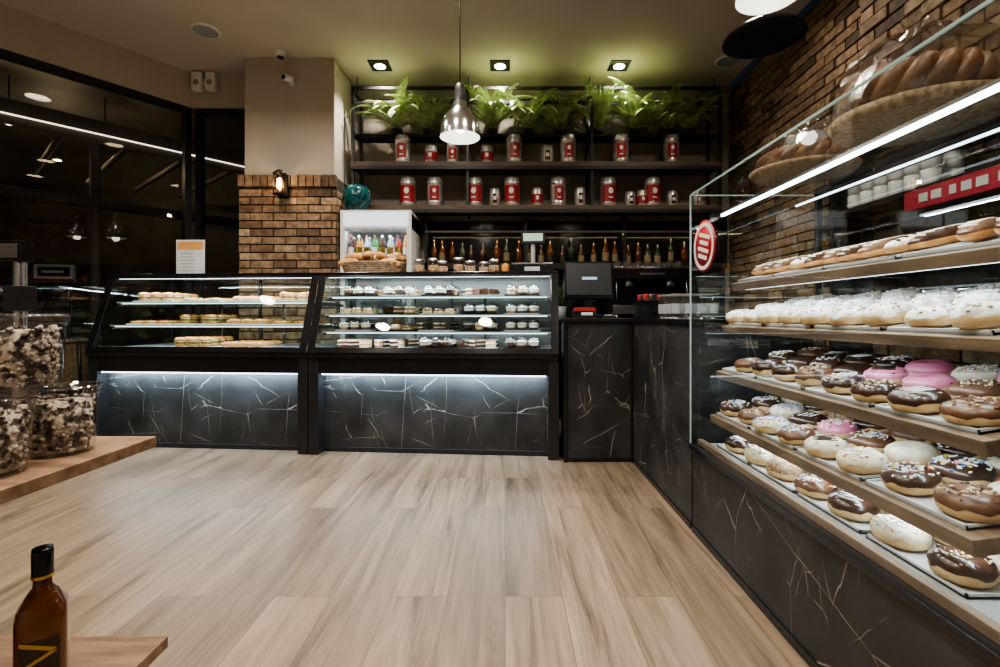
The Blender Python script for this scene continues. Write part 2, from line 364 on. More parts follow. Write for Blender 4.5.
for p in ((-4.35,6.4,-.11),(-6.6,5.2,-.11)):
    mb=MB(); mb.lathe([(.001,0),(.2,0),(.26,.5),(.23,.5),(.001,.47)],M_dark,None,20)
    for i in range(260):
        a=R.uniform(0,6.28); e_=R.uniform(-.3,1.5); l_=R.uniform(.25,.6); dv=Vector((math.cos(a)*math.cos(e_),math.sin(a)*math.cos(e_),math.sin(e_)))
        c_=Vector((0,0,.95))+dv*l_; s1=Vector((R.uniform(-1,1),R.uniform(-1,1),R.uniform(-1,1))).normalized()*.07; s2=dv.cross(s1).normalized()*.035
        mb.add([c_-s1,c_+s2,c_+s1,c_-s2],[(0,1,2,3)],M_shrub)
    mb.tube([(0,0,.4),(0,0,1.0)],.03,M_rattan); mb.build('potted_shrub',T(p))

# ------------------------------------------------------------ pastries helpers
def donut(mb,M,kind,Rr=.074,H=.064,seg=22):
    ph=R.uniform(0,6.3); MM=M@RZ(R.uniform(0,360))@SC(R.uniform(.93,1.06),R.uniform(.93,1.06),R.uniform(.88,1.12))
    body=[(.001,0),(.68*Rr,0),(.92*Rr,.16*H),(Rr,.36*H),(.985*Rr,.56*H),(.9*Rr,.78*H),(.66*Rr,.95*H),(.38*Rr,.96*H),(.15*Rr,.82*H),(.001,.78*H)]
    if kind=='sugar':
        body[-3]=(.38*Rr,1.0*H); body[-2]=(.15*Rr,1.01*H); body[-1]=(.001,1.0*H)
        mb.lathe(body,[M_dough,M_dough,M_pale,M_pale]+[M_sugar]*5,MM,seg,wob={'r':.03,'l':.03,'p':ph,4:.10*H})
        for i in range(30):
            a=R.uniform(0,6.28); rr=Rr*R.uniform(.05,.9); z=H*(1.0 if rr<.66*Rr else .99-.75*(rr/Rr-.66))
            mb.ell((rr*math.cos(a),rr*math.sin(a),z),.006,.004,.003,M_spr[0] if i%3 else M_cream,5,3,MM)
        return
    mb.lathe(body,[M_dough,M_dough,M_pale,M_pale]+[M_dough]*5,MM,seg,wob={'r':.015,'p':ph})
    g={'choc':M_choc,'chocspr':M_choc,'milk':M_milk,'pink':M_pink,'cream':M_cream,'nut':M_nut,'chocdriz':M_choc,'creamspr':M_cream,'pinkdriz':M_pink,'creamdriz':M_cream,'pinkspr':M_pink,'chocnut':M_choc,'milknut':M_milk,'milkspr':M_milk}[kind]
    gl=[(1.0*Rr,.50*H),(1.015*Rr,.60*H),(.94*Rr,.82*H),(.69*Rr,1.01*H),(.38*Rr,1.02*H),(.15*Rr,.88*H),(.001,.84*H)]
    mb.lathe(gl,g,MM,seg,wob={0:.06*H*2,1:.03*H,'r':.015,'l':.008,'p':ph})
    def surf(a,rr): 
        q=rr/Rr
        z=H*(.9+.13*min(1,q/.38)) if q<.38 else H*(1.03 if q<.69 else 1.03-.76*(q-.69))
        return (rr*math.cos(a),rr*math.sin(a),z)
    if kind.endswith('spr'):
        main=R.choice([0,0,2,3]) if kind not in('chocspr','milkspr') else 0
        for i in range(75):
            mb.box(-.0045,.0045,-.0017,.0017,-.001,.002,M_spr[main if R.random()<.6 else R.randrange(4)],MM@T(surf(R.uniform(0,6.28),Rr*R.uniform(.1,.93)))@RZ(R.uniform(0,180)))
    if kind.endswith('nut'):
        for i in range(45):
            s_=R.uniform(.003,.006)
            mb.ell(surf(R.uniform(0,6.28),Rr*R.uniform(.1,.9)),s_,s_*.8,s_*.7,R.choice([M_nut,M_pale,M_milk,M_cream]),5,3,MM)
    if kind.endswith('driz'):
        c=M_spr[0] if kind=='chocdriz' else M_choc
        pts=[]
        for i in range(11):
            x=-.8*Rr+i*.16*Rr; y=(.5 if i%2 else -.5)*Rr; rr=math.hypot(x,y)/Rr
            pts.append((x,y,H*(1.03 if rr<.69 else 1.03-.75*(rr-.69))))
        mb.tube(pts,.0022,c,5,MM)
def eclair(mb,M,L=.12,w=.04,h=.03,top=M_choc):
    mb.ell((0,0,h*.9),L,w,h*.9,M_dough,14,8,M)
    mb.ell((0,0,h*1.05),L*.985,w*.99,h*.95,top,14,8,M)
    pts=[(-L*.75+i*L*.125,(w*.5 if i%2 else -w*.5),h*(1.93-.55*((-.75+i*.125)**2))) for i in range(13)]
    mb.tube(pts,.0032,M_cream if top is not M_cream else M_choc,5,M)
def croissant(mb,M,s=1,mat=None):
    n=11; pts=[];rs=[]
    for i in range(n):
        t=i/(n-1)*2-1; a=t*1.25
        pts.append((.07*s*math.sin(a),.05*s*(1-math.cos(a)),.022*s)); rs.append(s*(.008+.02*(1-t*t))*(1.12 if i%2 else .9))
    mb.tube(pts,rs,mat or M_dough,10,M)
def sandwich(mb,M):
    mb.ell((0,0,.018),.075,.034,.016,M_dough,12,6,M); mb.ell((0,0,.032),.077,.037,.006,M_green,12,5,M,wob={'l':.08}); mb.ell((0,0,.038),.073,.034,.005,M_red,12,5,M); mb.ell((0,0,.044),.074,.035,.006,M_cream,12,5,M); mb.ell((0,0,.056),.075,.035,.02,M_dough,12,7,M)
def flatbread(mb,M):
    mb.lathe([(.001,0),(.055,0),(.06,.012),(.05,.018),(.001,.014)],[M_dough,M_dough,M_dough,M_pale],M,16,wob={'r':.05})
    for i in range(9): mb.ell((R.uniform(-.03,.03),R.uniform(-.03,.03),.017),.011,.011,.006,R.choice([M_red,M_green,M_bread]),6,4,M)
def cakeslice(mb,M,c1,c2):
    for k,(z0,z1,m) in enumerate([(0,.018,c1),(.018,.028,c2),(.028,.046,c1),(.046,.058,c2)]):
        mb.add([(0,0,z0),(.10,-.032,z0),(.10,.032,z0),(0,0,z1),(.10,-.032,z1),(.10,.032,z1)],[(0,2,1),(3,4,5),(0,1,4,3),(1,2,5,4),(2,0,3,5)],m,M)
def cup(mb,M,c1,c2):
    mb.lathe([(.001,0),(.026,0),(.030,.022),(.033,.04),(.034,.045)],[c1,c1,c2,c1],M,14)
    mb.lathe([(.033,.045),(.024,.052),(.001,.055)],c2,M,12)
    mb.lathe([(.036,.045),(.034,.062),(.022,.074),(.001,.076)],M_clear,M,12)
    mb.lathe([(.0362,.043),(.0362,.047)],M_white,M,12)

# ------------------------------------------------------------ left display cases
A0=Vector((-3.13,3.60,0)); rot=math.atan2(3.32-3.60,.38+3.13)
MC=T(A0)@Matrix.Rotation(rot,4,'Z')
def gy(z): return -.02+.20*(z-.74)/.57
def make_case(x0,L,shelves,backm):
    M=MC@T((x0,0,0)); e=empty('refrigerated_display_case',M)
    b=MB()
    b.box(0,.075,0,.80,0,.72,M_black); b.box(L-.075,L,0,.80,0,.72,M_black)
    b.box(.075,L-.075,0,.80,.585,.70,M_blackg)
    b.box(.075,L-.075,.09,.14,0,.035,M_black)
    b.box(0,L,-.02,.82,.70,.735,M_blackg)
    b.box(.02,L-.02,.06,.80,.735,.755,M_grey)
    b.box(0,L,.175,.215,1.305,1.33,M_blackg); b.box(0,L,.55,.82,1.305,1.33,M_blackg); b.box(0,.04,.2,.56,1.305,1.33,M_blackg); b.box(L-.04,L,.2,.56,1.305,1.33,M_blackg)
    b.box(0,.03,.79,.82,.735,1.305,M_black); b.box(L-.03,L,.79,.82,.735,1.305,M_black); b.box(L/2-.012,L/2+.012,.80,.82,.755,1.305,M_black)
    def strip(xa,xb,za,zb):
        o=-.004
        vs=[(xa,gy(za)+o,za),(xb,gy(za)+o,za),(xb,gy(zb)+o,zb),(xa,gy(zb)+o,zb)]
        vs+=[(x,y+.010,z) for x,y,z in vs]
        b.add(vs,[(0,1,2,3),(7,6,5,4),(0,4,5,1),(1,5,6,2),(2,6,7,3),(3,7,4,0)],M_blackg)
    strip(0,.055,.735,1.315); strip(L-.055,L,.735,1.315); strip(.055,L-.055,.735,.775); strip(.055,L-.055,1.29,1.315)
    b.build('frame',None,e,bevel=.003)
    p=MB(); p.box(.075,L-.075,.10,.13,.035,.585,M_marble); p.build('marble_front',None,e)
    g=MB()
    g.add([(.05,gy(.77),.77),(L-.05,gy(.77),.77),(L-.05,gy(1.295),1.295),(.05,gy(1.295),1.295)],[(0,1,2,3)],M_glass)
    for x in (.012,L-.012):
        g.add([(x,gy(.745)+.01,.745),(x,.80,.745),(x,.80,1.30),(x,gy(1.30)+.01,1.30)],[(0,1,2,3)],M_glass)
    g.add([(.03,.2,1.317),(L-.03,.2,1.317),(L-.03,.56,1.317),(.03,.56,1.317)],[(0,1,2,3)],M_glass)
    g.build('glass_panels',None,e)
    k=MB()
    k.add([(.03,.80,.755),(L-.03,.80,.755),(L-.03,.80,1.305),(.03,.80,1.305)],[(0,1,2,3)],backm)
    k.build('back_doors',None,e)
    h=MB()
    for z in shelves:
        h.box(.05,L-.05,gy(z)+.09,.74,z-.008,z,M_shelfg)
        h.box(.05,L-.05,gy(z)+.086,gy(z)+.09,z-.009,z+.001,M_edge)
        for x in (.055,L-.065): h.box(x,x+.01,gy(z)+.1,.76,z-.03,z-.01,M_steel)
        for x in (L/3,2*L/3): h.tube([(x,.7,.755),(x,.7,z-.008)],.008,M_steel)
        h.box(.08,L-.08,gy(z)+.098,gy(z)+.106,z-.014,z-.009,M_led2)
    h.box(.06,L-.06,.20,.215,1.292,1.303,M_led)
    h.box(.09,L-.09,.02,.035,.574,.584,M_ledb)
    h.build('shelves',None,e)
    area('case_led',(.08,.25,1.29),(L-.08,.25,1.29),.015,(.80,.93,1),11.5,(0,.25,-1),e)
    area('case_led_low',(.08,.16,shelves[-1]-.02),(L-.08,.16,shelves[-1]-.02),.01,(.80,.93,1),4,(0,.5,-1),e)
    area('under_led',(.10,.045,.572),(L-.10,.045,.572),.02,(.62,.84,1),12.5,(0,.28,-1),e)
    return e,M
L1,L2=1.71,1.80
e1,MA=make_case(0,L1,[1.11,.93],M_glass)
e2,MBm=make_case(L1+.005,L2,[1.15,1.01,.885],glass('frosted_back',(.36,.44,.48),.20,.5,.35))
mb=MB()
def tray(mb,x0,x1,y0,y1,z,m=M_white,M=None):
    mb.box(x0,x1,y0,y1,z,z+.005,m,M); mb.box(x0,x1,y0,y0+.005,z,z+.011,m,M); mb.box(x0,x1,y1-.005,y1,z,z+.011,m,M); mb.box(x0,x0+.005,y0,y1,z,z+.011,m,M); mb.box(x1-.005,x1,y0,y1,z,z+.011,m,M)
kk=['sand','flat','cro','sand','flat','sand','cro','flat','sand','cro','flat','sand']; ki=0
for z,y0 in [(1.11,.24),(.93,.18),(.755,.12)]:
    for i,x in enumerate([.14,.54,.94,1.32]):
        if z==.755 and i in (0,3): continue
        tray(mb,x,x+.33,y0,y0+.36,z); kd=kk[ki]; ki+=1
        for r_ in range(4):
            for c_ in range(3):
                if R.random()<.12: continue
                M_=T((x+.06+c_*.105,y0+.05+r_*.088,z+.006))
                if kd=='cro': croissant(mb,M_@RZ(R.uniform(-30,30)),.85)
                elif kd=='flat': flatbread(mb,M_@SC(.85,.85,1.4))
                else: sandwich(mb,M_@RZ(90+R.uniform(-12,12))@SC(.62,1.1,1.0))
mb.build('sandwiches_and_pastries',MA)
mb=MB()
for z,y0 in [(1.15,.26),(1.01,.22),(.885,.18),(.755,.13)]:
    for i in range(5):
        x=.12+i*.32; tray(mb,x,x+.27,y0,y0+.34,z,M_blackg if (i+int(z*10))%2 else M_grey)
        kd=R.choice(['cup','slice','cup','cup','round','cup'])
        for r_ in range(3):
            for c_ in range(3):
                M_=T((x+.05+c_*.085,y0+.05+r_*.1,z+.006))
                c1,c2=R.choice([(M_milk,M_cream),(M_choc,M_sugar),(M_choc,M_milk),(M_choc,M_cream),(M_dough,M_sugar),(M_choc,M_choc),(M_cream,M_dough)])
                if kd=='cup': cup(mb,M_@SC(1.12,1.12,1.1),c1,c2)
                elif kd=='slice': cakeslice(mb,M_@T((-.03,0,0))@RZ(R.choice([70,110])),c1,c2)
                else: donut(mb,M_,R.choice(['choc','cream','milk','nut']),.038,.042,12)
mb.build('dessert_cups_and_cakes',MBm)

def on(x,y,z=1.33): return MC@T((x,y,z))
mb=MB(); mb.box(-.11,.11,-.045,.045,0,.006,M_clear); mb.box(-.11,.11,-.003,.003,.006,.30,M_paper)
mb.box(-.10,.10,-.0045,-.003,.225,.285,nmat('orange_print',(.65,.35,.12),None,5,.5))
for i in range(6): mb.box(-.08,.02+.01*(i%3),-.0045,-.003,.19-i*.026,.197-i*.026,M_grey)
mb.build('menu_card_holder',on(.29,.68)@RZ(4)@SC(1.15,1,1.15))
mb=MB()
for i in range(7):
    t=i/6; a=.19+.03*t; b_=.11+.02*t
    mb.tube([(a*math.cos(q),b_*math.sin(q),.008+t*.075) for q in [2*math.pi*k/28 for k in range(29)]],.0085,M_rattan,6)
for k in range(28):
    q=2*math.pi*k/28; mb.tube([(.185*math.cos(q),.105*math.sin(q),.0),(.222*math.cos(q),.132*math.sin(q),.088)],.004,M_rattan,5)
mb.lathe([(.001,.0),(1,.0),(1,.006),(.001,.006)],M_rattan,SC(.19,.11,1),24)
for i in range(18):
    x=R.uniform(-.15,.15); y=R.uniform(-.06,.06); croissant(mb,T((x,y,.05+R.uniform(0,.07)))@RZ(R.uniform(0,360))@RX(R.uniform(-20,20)),1.05)
for i in range(5):
    mb.ell((-.15+i*.075,R.uniform(-.03,.03),.10),.05,.06,.055,M_cello,9,6,wob={'r':.12,'p':i})
mb.build('bread_basket',on(2.02,.50)@SC(1.2,1,1.2))
jar=MB()
jar.lathe([(.001,.001),(.032,.001),(.035,.01),(.035,.055),(.028,.066),(.028,.07)],M_clear,None,16)
jar.lathe([(.001,.004),(.031,.004),(.031,.048),(.001,.05)],M_nut,None,14)
jar.lathe([(.030,.068),(.031,.08),(.001,.082)],M_steel,None,16)
jo=jar.build('treat_jar',on(2.42,.42)@SC(1.3,1.3,1.5))
for x,y in [(2.51,.52),(2.61,.42),(2.72,.52),(2.83,.42),(2.93,.52),(3.02,.42)]: inst(jo,on(x,y)@SC(1.3,1.3,R.uniform(1.1,1.8)))
mb=MB(); mb.lathe([(.001,.0),(.03,0),(.034,.06),(.035,.10)],M_clear,None,16); mb.lathe([(.001,.003),(.028,.003),(.031,.07),(.001,.085)],M_drink[0],None,14)
mb.build('straw_cup',on(3.11,.40))
mb=MB(); mb.box(-.17,.17,-.15,.15,.01,.07,M_blackg); mb.box(-.16,.16,-.14,.14,.075,.088,M_steel); mb.box(-.06,.06,-.153,-.15,.022,.055,M_grey)
for x in(-.12,.12):
    for y in(-.12,.12): mb.lathe([(.001,0),(.015,0),(.015,.012),(.001,.012)],M_black,T((x,y,0)),10)
mb.tube([(0,.17,.02),(0,.17,.30)],.020,M_grey); mb.box(-.03,.03,.14,.18,.01,.03,M_black)
mb.box(-.10,.10,.14,.19,.28,.385,M_black); mb.box(-.082,.082,.137,.14,.30,.365,emis('lcd_green',(.35,.5,.42),.3))
mb.build('weighing_scale',on(3.32,.56),bevel=.003)

# ------------------------------------------------------------ register counter
mb=MB()
mb.box(.405,1.45,3.29,3.45,.0,.955,M_marble); mb.box(.47,1.45,3.45,3.95,.0,.955,M_black); mb.box(.875,1.45,2.25,3.29,.0,.955,M_marble)
mb.box(.40,1.46,3.27,3.45,.955,.985,M_blackg); mb.box(.47,1.46,3.45,3.97,.955,.985,M_blackg); mb.box(.86,1.46,2.24,3.27,.955,.985,M_blackg)
mb.box(.40,.43,3.275,3.3,0,.955,M_blackg); mb.box(.86,.885,3.27,3.3,0,.955,M_blackg)
mb.box(.43,.86,3.285,3.295,0,.03,M_blackg); mb.box(.868,.88,2.25,3.27,0,.03,M_blackg)
mb.build('checkout_counter',bevel=.003)
mb=MB()
mb.box(-.11,.11,-.08,.10,0,.02,M_blackg); mb.box(-.03,.03,.0,.05,.02,.16,M_blackg)
P=T((0,0,.28))@RX(-10)
mb.box(-.18,.18,-.02,.03,-.14,.14,M_blackg,P); mb.box(-.165,.165,-.023,-.02,-.115,.125,nmat('pos_glass',(.012,.016,.02),(.008,.01,.013),3,.35),P)
mb.box(-.05,.06,-.0245,-.023,-.0,.02,M_screen,P)
mb.build('pos_terminal',T((.62,3.57,.985)),bevel=.004)
mb=MB(); mb.box(-.08,.08,-.06,.06,0,.05,M_blackg); mb.box(-.07,.07,-.05,.05,.05,.075,M_drink[2]); mb.box(-.03,.05,-.062,-.06,.02,.04,M_white)
mb.build('receipt_printer',T((.56,3.40,.985)),bevel=.004)
mb=MB(); mb.box(-.035,.035,-.07,.07,0,.02,M_black,RX(0)); mb.box(-.028,.028,.0,.06,.02,.022,M_screen)
for i in range(4):
    for j in range(3): mb.box(-.022+j*.017,-.012+j*.017,-.06+i*.014,-.051+i*.014,.02,.023,M_white)
mb.build('card_reader',T((.73,3.37,.985))@RZ(-20),bevel=.003)
g=MB(); g.lathe([(.001,.002),(.022,.002),(.026,.004),(.030,.14)],M_clear,None,14); g.lathe([(.022,.0),(.022,.006),(.001,.006)],M_steel,None,12); g.lathe([(.0305,.136),(.0305,.141)],M_tin,None,14); g.lathe([(.0270,.03),(.0288,.085)],M_grey,None,14)
first=None
for i in range(4):
    for j in range(4):
        M_=T((.97+.07*i,2.72+.075*j,.985))
        if first is None: first=g.build('drinking_glass',M_)
        else: inst(first,M_)
mb=MB(); mb.box(-.09,.09,-.12,.12,0,.12,M_blackg)
for i in range(3):
    for j in range(3):
        mb.tube([(-.055+i*.055,-.07+j*.07,.12),(-.055+i*.055,-.07+j*.07,.16)],.018,[M_drink[2],M_black,M_black,M_steel][(i+2*j)%4],8)
mb.build('condiment_caddy',T((.98,3.22,.985)),bevel=.003)

# ------------------------------------------------------------ doughnut display case (right)
e=empty('doughnut_display_case')
Y0,Y1=.80,2.23
mb=MB()
mb.box(.875,1.45,.45,2.235,0,.385,M_marble); mb.box(.868,.88,.45,2.235,0,.03,M_blackg)
mb.build('marble_base',None,e)
mb=MB()
mb.box(.855,1.46,.45,2.235,.385,.41,M_blackg)
mb.box(.90,1.44,Y0,Y1-.03,.41,.418,M_grey)
mb.box(.885,.91,Y0,Y1-.02,.41,.435,M_wood)
for (y) in (.93,2.17):
    mb.box(1.41,1.435,y,y+.02,.41,1.56,M_black)
mb.box(1.41,1.435,.93,2.19,1.53,1.555,M_black)
mb.build('frame',None,e,bevel=.002)
SH=[(1.02,1.145,.034,12,.385),(.98,.955,.030,11,.42),(.95,.752,.034,9,.44),(.925,.556,.036,7,.47)]
def SM(i):
    x,z,t,ti,w_=SH[i]; return T((x,0,z))@RY(-ti)
mb=MB()
for i,(x,z,t,ti,w_) in enumerate(SH):
    mb.box(0,w_,.95,2.17,-t,0,M_wood,SM(i))
mb.build('wood_shelves',None,e,bevel=.003)
mb=MB()
for i,(x,z,t,ti,w_) in enumerate(SH): mb.box(.05,.058,.97,2.15,-t-.006,-t-.0005,M_led2,SM(i))
mb.box(.99,1.000,.83,2.20,1.455,1.465,M_led); mb.box(.985,1.005,.83,2.20,1.465,1.475,M_steel)
mb.box(1.33,1.337,.83,2.20,1.50,1.507,M_led2)
mb.build('led_tubes',None,e)
mb=MB()
mb.add([(.862,Y0,.41),(.862,Y1,.41),(.862,Y1,1.56),(.862,Y0,1.56)],[(0,1,2,3)],M_glass)
mb.add([(.862,Y1,.41),(1.45,Y1,.41),(1.45,Y1,1.56),(.862,Y1,1.56)],[(0,1,2,3)],M_glass)
mb.add([(.862,Y0,.41),(1.45,Y0,.41),(1.45,Y0,1.56),(.862,Y0,1.56)],[(0,1,2,3)],M_glass)
mb.add([(.862,Y0,1.56),(1.45,Y0,1.56),(1.45,Y1,1.56),(.862,Y1,1.56)],[(0,1,2,3)],M_glass)
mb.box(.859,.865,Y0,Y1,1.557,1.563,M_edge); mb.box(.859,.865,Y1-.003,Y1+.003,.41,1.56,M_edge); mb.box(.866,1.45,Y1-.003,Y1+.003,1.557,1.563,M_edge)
mb.build('glass_panels',None,e)
mb=MB(); mb.add([(1.45,Y0,.41),(1.45,Y1,.41),(1.45,Y1,1.56),(1.45,Y0,1.56)],[(0,1,2,3)],glass('smoked_back',(.55,.57,.58),.08,.6)); mb.build('back_doors',None,e)
area('led_top',(.995,.95,1.453),(.995,2.18,1.453),.01,(.82,.94,1),6.8,(.35,0,-1),e)
for i,(x,z,t,ti,w_) in enumerate(SH): area('led_shelf',(x+.07,.97,z-t-.004),(x+.07,2.15,z-t-.004),.008,(.82,.94,1),1.8,(.35,0,-1),e)
mb=MB()
mb.lathe([(.001,0),(.112,0),(.112,.002),(.001,.002)],M_red,None,32)
mb.lathe([(.085,.003),(.102,.003)],M_white,None,32)
for i,z in enumerate([-.045,-.015,.015,.045]): mb.box(-.055+.01*(i%2),.055-.012*(i%2),z-.008,z+.008,.002,.0035,M_white)
mb.build('round_sticker',T((.858,2.07,1.30))@RY(-90)@RZ(75),e)
mb=MB()
for k in range(5):
    M_=SM(k) if k<4 else T((.925,0,.418)); w_=SH[k][4]-.03 if k<4 else .47
    y=.985
    for i in range(4):
        tray(mb,.022,w_,y,y+.275,.0005,M_paper,M_); y+=.295
mb.build('paper_trays',None,e)
mb=MB()
DR=.058
for dx in (.075,.20,.33):
    y=1.02+R.uniform(0,.02)
    while y<2.14:
        donut(mb,SM(1)@T((dx+R.uniform(-.008,.008),y,.007)),'sugar',DR*1.02,.055); y+=.136
def pick(row,y,shelf):
    if shelf==2:
        if y>1.65: return R.choice(['choc','milk','chocdriz','milknut','chocspr','chocspr'])
        return [['chocdriz','chocnut','chocdriz','chocspr','milknut'],['milknut','pink','chocdriz','pinkdriz','choc'],['pink','creamspr','pinkdriz','pink','chocspr']][row][int(y*9)%5]
    if shelf==3:
        return [['creamspr','milknut','chocspr','creamspr','creamdriz','chocdriz','milkspr'],['chocdriz','creamspr','chocspr','cream','milkspr','chocnut','pinkspr'],['nut','chocdriz','creamdriz','chocspr','milk','creamspr','choc']][row][int(y*8)%7]
    return [['milkspr','nut','chocnut','creamspr','chocdriz'],['nut','chocdriz','cream','milk','choc'],['choc','nut','cream','milk','chocspr']][row][int(y*7)%5]
for shelf in (2,3):
    for row,dx in enumerate((.075,.21,.345)):
        y=1.02+R.uniform(0,.02)
        while y<2.13:
            donut(mb,SM(shelf)@T((dx+R.uniform(-.008,.008),y,.007)),pick(row,y,shelf),DR*(.98 if shelf==2 else 1.05),.050); y+=.138 if shelf==2 else .15
for row,dx in enumerate((.075,.215,.36)):
    y=1.05
    while y<2.12:
        donut(mb,T((.925+dx,y,.425)),pick(row,y,4),.061,.054); y+=.165
mb.build('doughnuts')
mb=MB()
y=1.02; i=0
while y<2.13:
    eclair(mb,SM(0)@T((.185,y,.007))@RZ(R.uniform(-10,10)+24),.145,.036,.026,[M_milk,M_choc,M_milk,M_choc,M_cream][i%5]); y+=.092; i+=1
mb.build('eclairs')

def wrapped(name,M,s):
    mb=MB(); n=60
    for k in range(3):
        pts=[]
        for i in range(n+1):
            a=2*math.pi*i/n; q=a*6.0+k*2*math.pi/3
            rr=.135+.028*math.cos(q)
            pts.append((rr*math.cos(a),rr*math.sin(a),.055+.028*math.sin(q)))
        mb.tube(pts,.026,M_bread,10,caps=False)
    mb.lathe([(.001,.0),(.20,.0),(.215,.02),(.20,.012),(.001,.008)],M_rattan,None,28)
    prof=[(.19,.005),(.215,.04),(.212,.09),(.18,.135),(.10,.165),(.04,.18),(.02,.20),(.03,.22),(.035,.225)]
    mb.lathe(prof,M_cello,None,26,smooth=False,wob={1:.006,2:.012,3:.018,4:.018,5:.012,'r':.04,'l':.025})
    mb.build(name,M@SC(*s))
wrapped('wrapped_braided_bread',T((1.21,1.42,1.566))@RZ(30),(1.0,1.0,1.4))
wrapped('wrapped_braided_bread',T((1.19,1.92,1.566))@RZ(80),(.9,.9,.85))

# ------------------------------------------------------------ wall shelving with tins
mb=MB()
for x in (-1.58,-.40,.88,2.20):
    mb.box(x,x+.03,4.93,4.96,2.06,3.36,M_black); mb.box(x,x+.03,5.22,5.25,2.06,3.36,M_black)
    for z in (2.12,2.55,2.9,3.33): mb.box(x,x+.03,4.93,5.25,z-.02,z,M_black)
    mb.box(x+.01,x+.02,5.08,5.09,3.36,CZ,M_black)
for z in (3.33,3.18): mb.box(-1.58,2.23,4.93,4.955,z,z+.028,M_black)
mb.box(-1.58,2.23,5.22,5.25,3.33,3.358,M_black)
mb.box(-1.58,2.21,4.90,5.24,2.535,2.578,M_wshelf); mb.box(-1.58,2.21,4.90,5.24,2.09,2.134,M_wshelf)
mb.box(-1.58,2.21,5.0,5.20,2.87,2.90,M_matt)
mb.box(-1.58,2.21,4.90,4.93,2.50,2.535,M_black); mb.box(-1.58,2.21,4.90,4.93,2.055,2.09,M_black)
mb.build('metal_shelving_unit',bevel=.002)
def mktin(name,M,red):
    tin=MB()
    tin.lathe([(.001,0),(.078,0),(.082,.006),(.082,.05),(.080,.055),(.080,.195),(.082,.20),(.082,.24),(.070,.255),(.070,.272),(.001,.276)],M_tin,None,24)
    n=14; vs_=[]; half=1.15 if red else .62; z0,z1=(.045,.20) if red else (.055,.19)
    for k in range(n+1):
        a=-math.pi/2-half+2*half*k/n
        vs_+=[(.0822*math.cos(a),.0822*math.sin(a),z0),(.0822*math.cos(a),.0822*math.sin(a),z1)]
    tin.add(vs_,[(2*k,2*k+2,2*k+3,2*k+1) for k in range(n)],M_red,None,True)
    q=.026 if red else .018
    tin.lathe([(.001,0),(q,0)],M_white,T((0,-.0838,.145))@RX(90)@SC(1,1.1,1),18); tin.box(-q,q,-.0845,-.0825,.078,.088,M_white)
    for z in (.04,.212): tin.lathe([(.0815,z-.005),(.0835,z),(.0815,z+.005)],M_steel,None,24)
    tin.lathe([(.012,.276),(.018,.289),(.001,.294)],M_tin,None,12)
    return tin.build(name,M)
def X(px): return (px-505)*5.03/480
silver=mktin('coffee_tin',T((-1.07,5.03,2.578))@SC(1,1,1.1),False); redt=mktin('coffee_tin',T((X(408),5.03,2.134))@SC(1,1,1.12),True)
for i,px in enumerate((514,568,621,671)): inst(silver,T((X(px),5.03,2.578))@RZ(R.uniform(-12,12))@SC(1,1,1.12))
for i,px in enumerate((435,475,512,558,608,652)): inst([silver,redt,redt][i%3],T((X(px),5.03,2.134))@RZ(R.uniform(-12,12))@SC(1,1,1.12))
inst(silver,T((X(453),5.03,2.578))@SC(.85,.85,.85))
def mksmall(name,M,red):
    sm=MB()
    sm.lathe([(.001,0),(.052,0),(.055,.006),(.055,.12),(.048,.135),(.048,.15),(.001,.153)],M_tin,None,20)
    if red: sm.lathe([(.0558,.03),(.0558,.10)],M_red,None,20)
    else: sm.box(-.02,.02,-.0565,-.053,.03,.105,M_drink[3])
    sm.box(-.014,.014,-.0585,-.0545,.055,.085,M_white); return sm.build(name,M)
small=mksmall('spice_tin',T((X(431),5.03,2.578))@SC(1.2,1.2,1.3),True); small2=mksmall('spice_tin',T((X(547),5.03,2.578))@SC(1.25,1.25,1.3),False)
inst(small,T((X(487),5.03,2.578))@SC(1.2,1.2,1.3))
for i,px in enumerate((495,537,580,630,642,672,697)): inst([small2,small,small2][i%3],T((X(px),5.03,2.134))@SC(1.05,1.05,R.uniform(1.05,1.4)))
def fern(M,n=20,Lf=.42,name='fern_plant'):
    mb=MB()
    mb.lathe([(.001,0),(.05,0),(.06,.05),(.055,.05),(.001,.045)],M_matt,None,14)
    for i in range(n):
        a=2*math.pi*i/n+R.uniform(-.2,.2); el=R.uniform(.75,1.5); Lg=Lf*R.uniform(.65,1.12)
        p=Vector((0,0,.045)); pts=[p.copy()]; st=16; bend=R.uniform(1.5,2.5)
        for k in range(st):
            el2=el-(k/st)**1.5*bend
            sy=.30 if math.sin(a)>0 else .9
            p=p+Vector((math.cos(a)*math.cos(el2),math.sin(a)*math.cos(el2)*sy,math.sin(el2)))*(Lg/st)
            p.y=min(p.y,.13); p.z=min(p.z,.56)
            pts.append(p.copy())
        mb.tube(pts,.0028,M_leaf,4)
        side=Vector((-math.sin(a),math.cos(a)*.7,0)).normalized()
        for k in range(1,st):
            for h_ in (0,.33,.66):
                q=pts[k].lerp(pts[k+1],h_); t=(k+h_)/st; w=.060*math.sin(math.pi*min(1,t*.85+.12)); dn=(pts[k+1]-pts[k]); dn=dn.normalized() if dn.length>1e-6 else Vector((1,0,0))
                for s_ in (-1,1):
                    tip=q+side*s_*w+dn*w*.5-Vector((0,0,w*.2)); m1=q.lerp(tip,.45)
                    mb.add([q,m1+dn*.006,tip,m1-dn*.006],[(0,1,2,3)],M_leaf)
    mb.build(name,M)
for px,z,Lf in [(397,2.90,.62),(428,2.90,.60),(492,2.90,.72),(528,2.90,.66),(560,2.9,.5),(598,2.9,.72),(635,2.90,.68),(668,2.90,.60),(690,2.90,.52)]:
    fern(T((X(px),5.04,z)),28,Lf)
